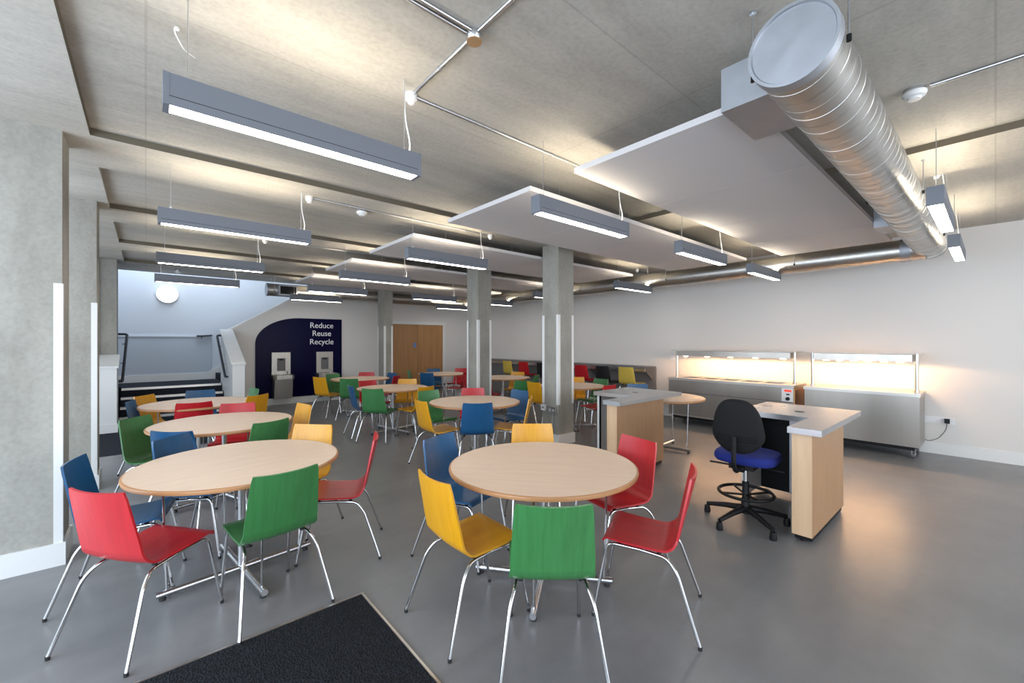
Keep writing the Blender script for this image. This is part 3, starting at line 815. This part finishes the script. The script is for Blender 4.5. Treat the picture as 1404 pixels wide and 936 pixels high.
def cushion(prof, nx=18, ny=18, ex=3.2):
    m_ = MB(); rings = []
    for (sc_, z) in prof:
        ring = []
        for k in range(40):
            a = 2 * PI * k / 40; c, s_ = math.cos(a), math.sin(a)
            rr = (abs(c) ** ex + abs(s_) ** ex) ** (-1 / ex)
            ring.append((.225 * rr * c * sc_, .235 * rr * s_ * sc_, z))
        rings.append(ring)
    vs = [p for r in rings for p in r]; fs = []
    for i in range(len(rings) - 1):
        for k in range(40): fs.append((i * 40 + k, i * 40 + (k + 1) % 40, (i + 1) * 40 + (k + 1) % 40, (i + 1) * 40 + k))
    fs.append(tuple(range(40))[::-1]); fs.append(tuple(range((len(rings) - 1) * 40, len(rings) * 40)))
    m_.faces(vs, fs, True); return m_
o = cushion([(.80, .506), (.95, .513), (1.0, .535), (1.0, .555), (.96, .578), (.85, .588), (.5, .592), (.05, .590)]).build('seat', M['bluefab'], t); o.location.x = .05
# backrest: rounded shield, black shell behind, fabric front
def back_outline(n=44):
    pts = []
    for k in range(n):
        a = 2 * PI * k / n; c, s_ = math.cos(a), math.sin(a); ex = 2.9
        rr = (abs(c) ** ex + abs(s_) ** ex) ** (-1 / ex)
        y, z = rr * c, rr * s_
        w = .185 + .035 * (-z) if z > -.35 else .197 - .09 * (-z - .35) ** 1.6
        pts.append((y * w, z * .215))
    return pts
OL = back_outline()
def back_slab(layers, name, m_):
    vs = []; n = len(OL); fs = []
    for sc_, x in layers:
        for (y, z) in OL: vs.append((x + 1.1 * (y * sc_) ** 2 + .10 * abs(z * sc_) ** 1.5 - .06 * z * sc_, y * sc_, .83 + z * sc_))
    for i in range(len(layers) - 1):
        for k in range(n): fs.append((i * n + k, i * n + (k + 1) % n, (i + 1) * n + (k + 1) % n, (i + 1) * n + k))
    fs.append(tuple(range(n))); fs.append(tuple(range((len(layers) - 1) * n, len(layers) * n)))
    mm = MB(); mm.faces(vs, fs, True); return mm.build(name, m_, t)
bk = back_slab([(.25, -.272), (.6, -.271), (.88, -.268), (.97, -.258), (1.0, -.245), (1.0, -.238)], 'back_shell', M['blackfab'])
back_slab([(.99, -.237), (.97, -.215), (.88, -.202), (.5, -.198), (.2, -.197)], 'back_cushion', M['blackfab'])
for zz in (.715, .735, .755):
    MB().tube([(-.272 + 1.1 * y * y + .1 * abs(zz - .83) ** 1.5 - .06 * (zz - .83) - .0, y, zz + .16 * y * y) for y in [(-.15 + .03 * i) for i in range(11)]], .0035, 6).build('back_rib', M['black'], bk)
MB().tube(fillet([(-.08, 0, .48), (-.25, 0, .475), (-.30, 0, .55), (-.293, 0, .76)], .06, 6), .018, 8).build('back_stem', M['black'], t)

# ------------------------------------------------------------------ serving counters
def counter(y0, y1, label, wells, lamps, panel=False, plain=False):
    t = thing('serving_counter', label, 'serving counter', (7.35, y0, 0), 0, 'stainless serving counters')
    w = y1 - y0; H = .835; D = .60
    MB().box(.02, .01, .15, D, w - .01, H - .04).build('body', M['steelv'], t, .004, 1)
    top = MB()
    if wells:
        ww = (w - .32) / 5
        top.box(0, 0, H - .04, .12, w, H); top.box(.47, 0, H - .04, D + .02, w, H)
        ysn = [0]
        for k in range(5): ysn += [.20 + k * ww, .20 + k * ww + ww - .06]
        ysn.append(w)
        for k in range(0, len(ysn), 2): top.box(.12, ysn[k], H - .04, .47, ysn[k + 1], H)
        top.build('counter_top', M['steel'], t)
        for k in range(5):
            MB().box(.12, .20 + k * ww, H - .039, .47, .20 + k * ww + ww - .06, H - .03).build('food_well', M['dark'], t)
    else:
        top.box(0, 0, H - .04, D + .02, w, H).build('counter_top', M['steel'], t, .004, 1)
    if not plain:
        MB().box(.016, .03, .575, .0199, w - .18, .58).build('panel_seam', M['dark'], t)
        MB().box(.012, .03, .15, .0199, w - .03, .175).build('bottom_lip', M['steel'], t)
    MB().box(.06, .06, .10, D - .05, w - .06, .149).build('chassis', M['black'], t)
    for yy in (.07, w - .07):
        for xx in (.09, D - .09):
            c_ = MB(); c_.lathe([(.012, -.013), (.038, -.012), (.04, -.006), (.04, .006), (.038, .012), (.012, .013)], 20, (xx, yy, .0405), 'y')
            w_ = c_.build('castor', M['grey'], t)
            f_ = MB(); f_.box(xx - .02, yy - .02, .042, xx + .02, yy - .016, .1); f_.box(xx - .02, yy + .016, .042, xx + .02, yy + .02, .1); f_.build('castor_fork', M['satin'], w_)
    # gantry
    for yy in (.055, w - .055):
        MB().lathe([(.03, H + .0005), (.03, H + .02), (.021, H + .024), (.021, 1.335)], 18, (.25, yy, 0)).build('gantry_post', M['steel'], t)
    hd = MB(); hd.prism([(.145, 1.326), (.145, 1.235), (.15, 1.235), (.15, 1.321), (.395, 1.321), (.395, 1.235), (.40, 1.235), (.40, 1.326)], .09, w - .09, 'y'); hd.box(.15, .09, 1.235, .395, .095, 1.321); hd.box(.15, w - .095, 1.235, .395, w - .09, 1.321); hd.build('lamp_canopy', M['steelv'], t)
    MB().box(.12, .0, 1.336, .50, w, 1.342).build('glass_shelf', GL, t)
    for k in range(lamps):
        yy = .22 + (w - .44) * k / (lamps - 1)
        MB().lathe([(.015, 1.3205), (.02, 1.27), (.04, 1.245), (.045, 1.232), (.03, 1.218), (0, 1.214)], 18, (.26, yy, 0)).build('heat_lamp', M['heat'], t)
        if k == lamps - 1: continue
        L_ = bpy.data.lights.new('heat_lamp_light', 'POINT'); L_.energy = 7.5 if not plain else 5.6; L_.color = (1, .54, .25); L_.shadow_soft_size = .02
        lo = bpy.data.objects.new('heat_lamp_light', L_); COL.objects.link(lo); lo.parent = t; lo.location = (.26, yy + (w - .44) / (lamps - 1) / 2, 1.274)
    if panel:
        p = MB().box(.008, .015, .585, .0195, .165, H - .045).build('control_panel', M['plast'], t)
        MB().box(.006, .035, .735, .0079, .13, .765).build('display', M['red_led'], p)
        MB().lathe([(.026, -.024), (.028, .0)], 20, (.0078, .082, .63), 'x').build('knob', M['black'], p)
        MB().box(.006, .06, .685, .0079, .105, .705).build('rocker_switch', M['black'], p)
        MB().box(.03, -.004, .2, D - .02, .0095, H - .06).build('glow_tinted_side', M['glowsteel'], t)
    return t
m, nt, b = nodes('clear_glass'); GL = m
b.inputs['Transmission Weight'].default_value = 1.; b.inputs['Roughness'].default_value = .02; b.inputs['IOR'].default_value = 1.45; b.inputs['Base Color'].default_value = (.9, .95, .93, 1)
M['glowsteel'] = metal('glow_tinted_steel', (.75, .42, .2), .3)  # orange glow reflected between the counters, put into the steel colour
counter(1.99, 4.02, 'stainless heated serving counter with five wells and a control panel, the left one', True, 5, True)
counter(.62, 1.87, 'stainless serving counter with plain top and power cord, the right one', False, 6, False, True)

# wall sockets, switch
def plate(name, x, y, z, w, h, face, label, cat, m_='plast', rocker=None):
    t = thing(name, label, cat, (x, y, z))
    if face == '-x': MB().box(-.009, -w / 2, -h / 2, -.0005, w / 2, h / 2).build('face_plate', M[m_], t, .002, 1); bx_ = (-.014, -.012, -.02, -.0092, .012, .02)
    else: MB().box(-w / 2, -.009, -h / 2, w / 2, -.0005, h / 2).build('face_plate', M[m_], t, .002, 1); bx_ = (-.012, -.014, -.02, .012, -.0092, .02)
    MB().box(*bx_).build('rocker', M[rocker or m_], t)
    return t
plate('light_switch', WX, 4.27, 1.17, .09, .09, '-x', 'small white switch on the wall left of the serving counters', 'switch')
s_ = plate('wall_socket', WX, .50, .45, .30, .085, '-x', 'white double socket on the wall right of the serving counters', 'socket')
t = thing('power_plug', 'black plug with grey cord in the wall socket beside the right serving counter', 'plug', (WX, .42, .45))
MB().box(-.05, -.025, -.03, -.0145, .025, .03).build('plug_body', M['black'], t, .006, 2)
MB().tube(fillet([(-.04, 0, -.03), (-.045, .01, -.12), (-.07, .08, -.24), (-.10, .17, -.28), (-.13, .195, -.26)], .08, 6), .005, 8).build('cord', M['grey'], t)
t = thing('column_socket', 'grey metal double socket on the left face of the nearest middle column', 'socket', (4.5, 4.25, .50))
MB().box(-.04, -.075, -.045, -.0005, .075, .045).build('back_box', M['satin'], t, .003, 1)
for k in (-.035, .035): MB().box(-.043, k - .012, -.015, -.0402, k + .012, .015).build('rocker', M['plast'], t)
MB().tube([(-.015, 0, -.046), (-.015, 0, -.348)], .0095, 8).build('conduit_drop', M['satin'], t)
t = thing('data_outlet', 'white data outlet on the left face of the nearest middle column', 'socket', (4.5, 4.43, .52))
MB().box(-.035, -.04, -.045, -.0045, .04, .045).build('face_plate', M['plast'], t, .003, 1)
MB().box(-.037, -.014, -.014, -.0352, .014, .014).build('port', M['grey'], t)
# ------------------------------------------------------------------ recycling board and drinking fountains
t = thing('recycling_board', 'glossy navy wall board with a curved corner and pale words Reduce Reuse Recycle', 'board', (1.90, WY, 0))
pts = [(0, .16), (1.95, .16), (1.95, 2.07), (.95, 2.07)]
for i in range(1, 15):
    a = PI / 2 + (PI / 2) * i / 14; pts.append((.95 + .95 * math.cos(a), 1.45 + .62 * math.sin(a)))
MB().prism(pts, -.02, -.0005, 'y').build('panel', M['navy'], t)
for txt, z in (('Reduce', 1.84), ('Reuse', 1.64), ('Recycle', 1.43)):
    cu = bpy.data.curves.new('words', 'FONT'); cu.body = txt; cu.size = .195; cu.align_x = 'CENTER'; cu.extrude = .002; cu.offset = .0
    to = bpy.data.objects.new('words_curve', cu); COL.objects.link(to)
    bpy.context.view_layer.update()
    me = bpy.data.meshes.new_from_object(to.evaluated_get(bpy.context.evaluated_depsgraph_get()))
    bpy.data.objects.remove(to); me.materials.clear(); me.materials.append(M['letter'])
    w = link('lettering', me, t); w.rotation_euler = (PI / 2, 0, 0); w.location = (1.455, -.0225, z)
    xs = [v_.co.x for v_ in me.vertices]; w.scale.x = {'Reduce': .55, 'Reuse': .44, 'Recycle': .56}[txt] / (max(xs) - min(xs))
def fountain(x, label):
    t = thing('drinking_fountain', label, 'drinking fountain', (x, WY - .02, 0), 0, 'drinking fountains')
    f = MB(); a, c, z0, z1 = -.20, .20, .72, 1.24
    f.box(a, -.03, z0, -.09, -.0005, z1); f.box(.09, -.03, z0, c, -.0005, z1); f.box(-.09, -.03, 1.10, .09, -.0005, z1); f.box(-.09, -.03, z0, .09, -.0005, .80)
    bp = f.build('back_plate', M['fount'], t)
    MB().box(-.09, -.012, .80, .09, -.0008, 1.10).build('bottle_recess', M['grey'], bp)
    MB().box(-.045, -.03, 1.05, .045, -.0125, 1.085).build('filler_spout', M['black'], bp)
    bs = MB(); bs.prism([(-.22, -.0005), (-.22, -.30), (-.16, -.36), (.16, -.36), (.22, -.30), (.22, -.0005)], .62, .715); bs.build('basin_rim', M['fount'], t, .012, 2)
    MB().lathe([(.12, .7155), (.11, .718), (.0, .717)], 24, (0, -.18, 0)).build('bowl', M['chrome'], t)
    MB().tube(fillet([(.13, -.06, .715), (.13, -.06, .77), (.11, -.09, .785)], .02), .009, 8).build('bubbler', M['chrome'], t)
    ap = MB(); vs = [(-.19, -.001, .62), (.19, -.001, .62), (.19, -.30, .62), (-.19, -.30, .62), (-.19, -.001, .16), (.19, -.001, .16), (.19, -.24, .16), (-.19, -.24, .16)]
    ap.faces(vs, [(0, 1, 2, 3), (4, 7, 6, 5), (0, 4, 5, 1), (1, 5, 6, 2), (2, 6, 7, 3), (3, 7, 4, 0)]); ap.build('apron', M['fount'], t, .006, 1)
fountain(2.43, 'stainless wall drinking fountain on the left half of the navy board')
fountain(3.42, 'stainless wall drinking fountain on the navy board below the words')

# ------------------------------------------------------------------ light
w = bpy.data.worlds.new('World'); S.world = w; w.use_nodes = True
bg = w.node_tree.nodes['Background']; bg.inputs['Color'].default_value = (.80, .90, 1.0, 1); bg.inputs['Strength'].default_value = .65
def area(name, loc, size, power, col, direction):
    l = bpy.data.lights.new(name, 'AREA'); l.shape = 'RECTANGLE'; l.size, l.size_y = size; l.energy = power; l.color = col
    o = bpy.data.objects.new(name, l); COL.objects.link(o); o.location = loc
    o.rotation_euler = Vector(direction).to_track_quat('-Z', 'Y').to_euler(); return o
area('window_daylight', (-2.4, 2.5, 1.6), (9.0, 2.6), 190, (.74, .86, 1.0), (1, 0, -.12))
area('entrance_daylight', (3.0, -4.0, 1.7), (7.0, 2.6), 115, (.92, .95, 1.0), (0, 1, -.08))
area('stairwell_daylight', (.6, 11.6, 4.4), (2.2, 1.0), 34, (.75, .87, 1.0), (0, .15, -1))

# ------------------------------------------------------------------ camera
cam = bpy.data.cameras.new('camera'); co = bpy.data.objects.new('camera', cam); COL.objects.link(co)
cam.sensor_width = 36.; cam.lens = 577. / 1404. * 36.; cam.clip_start = .02
co.location = (0, 0, 1.5); co.rotation_euler = (PI / 2, 0, math.radians(48.97 - 90))
S.camera = co
S.cycles.use_denoising = True
S.cycles.max_bounces = 8
S.view_settings.view_transform = 'Standard'
S.view_settings.look = 'None'
S.view_settings.exposure = 1.06
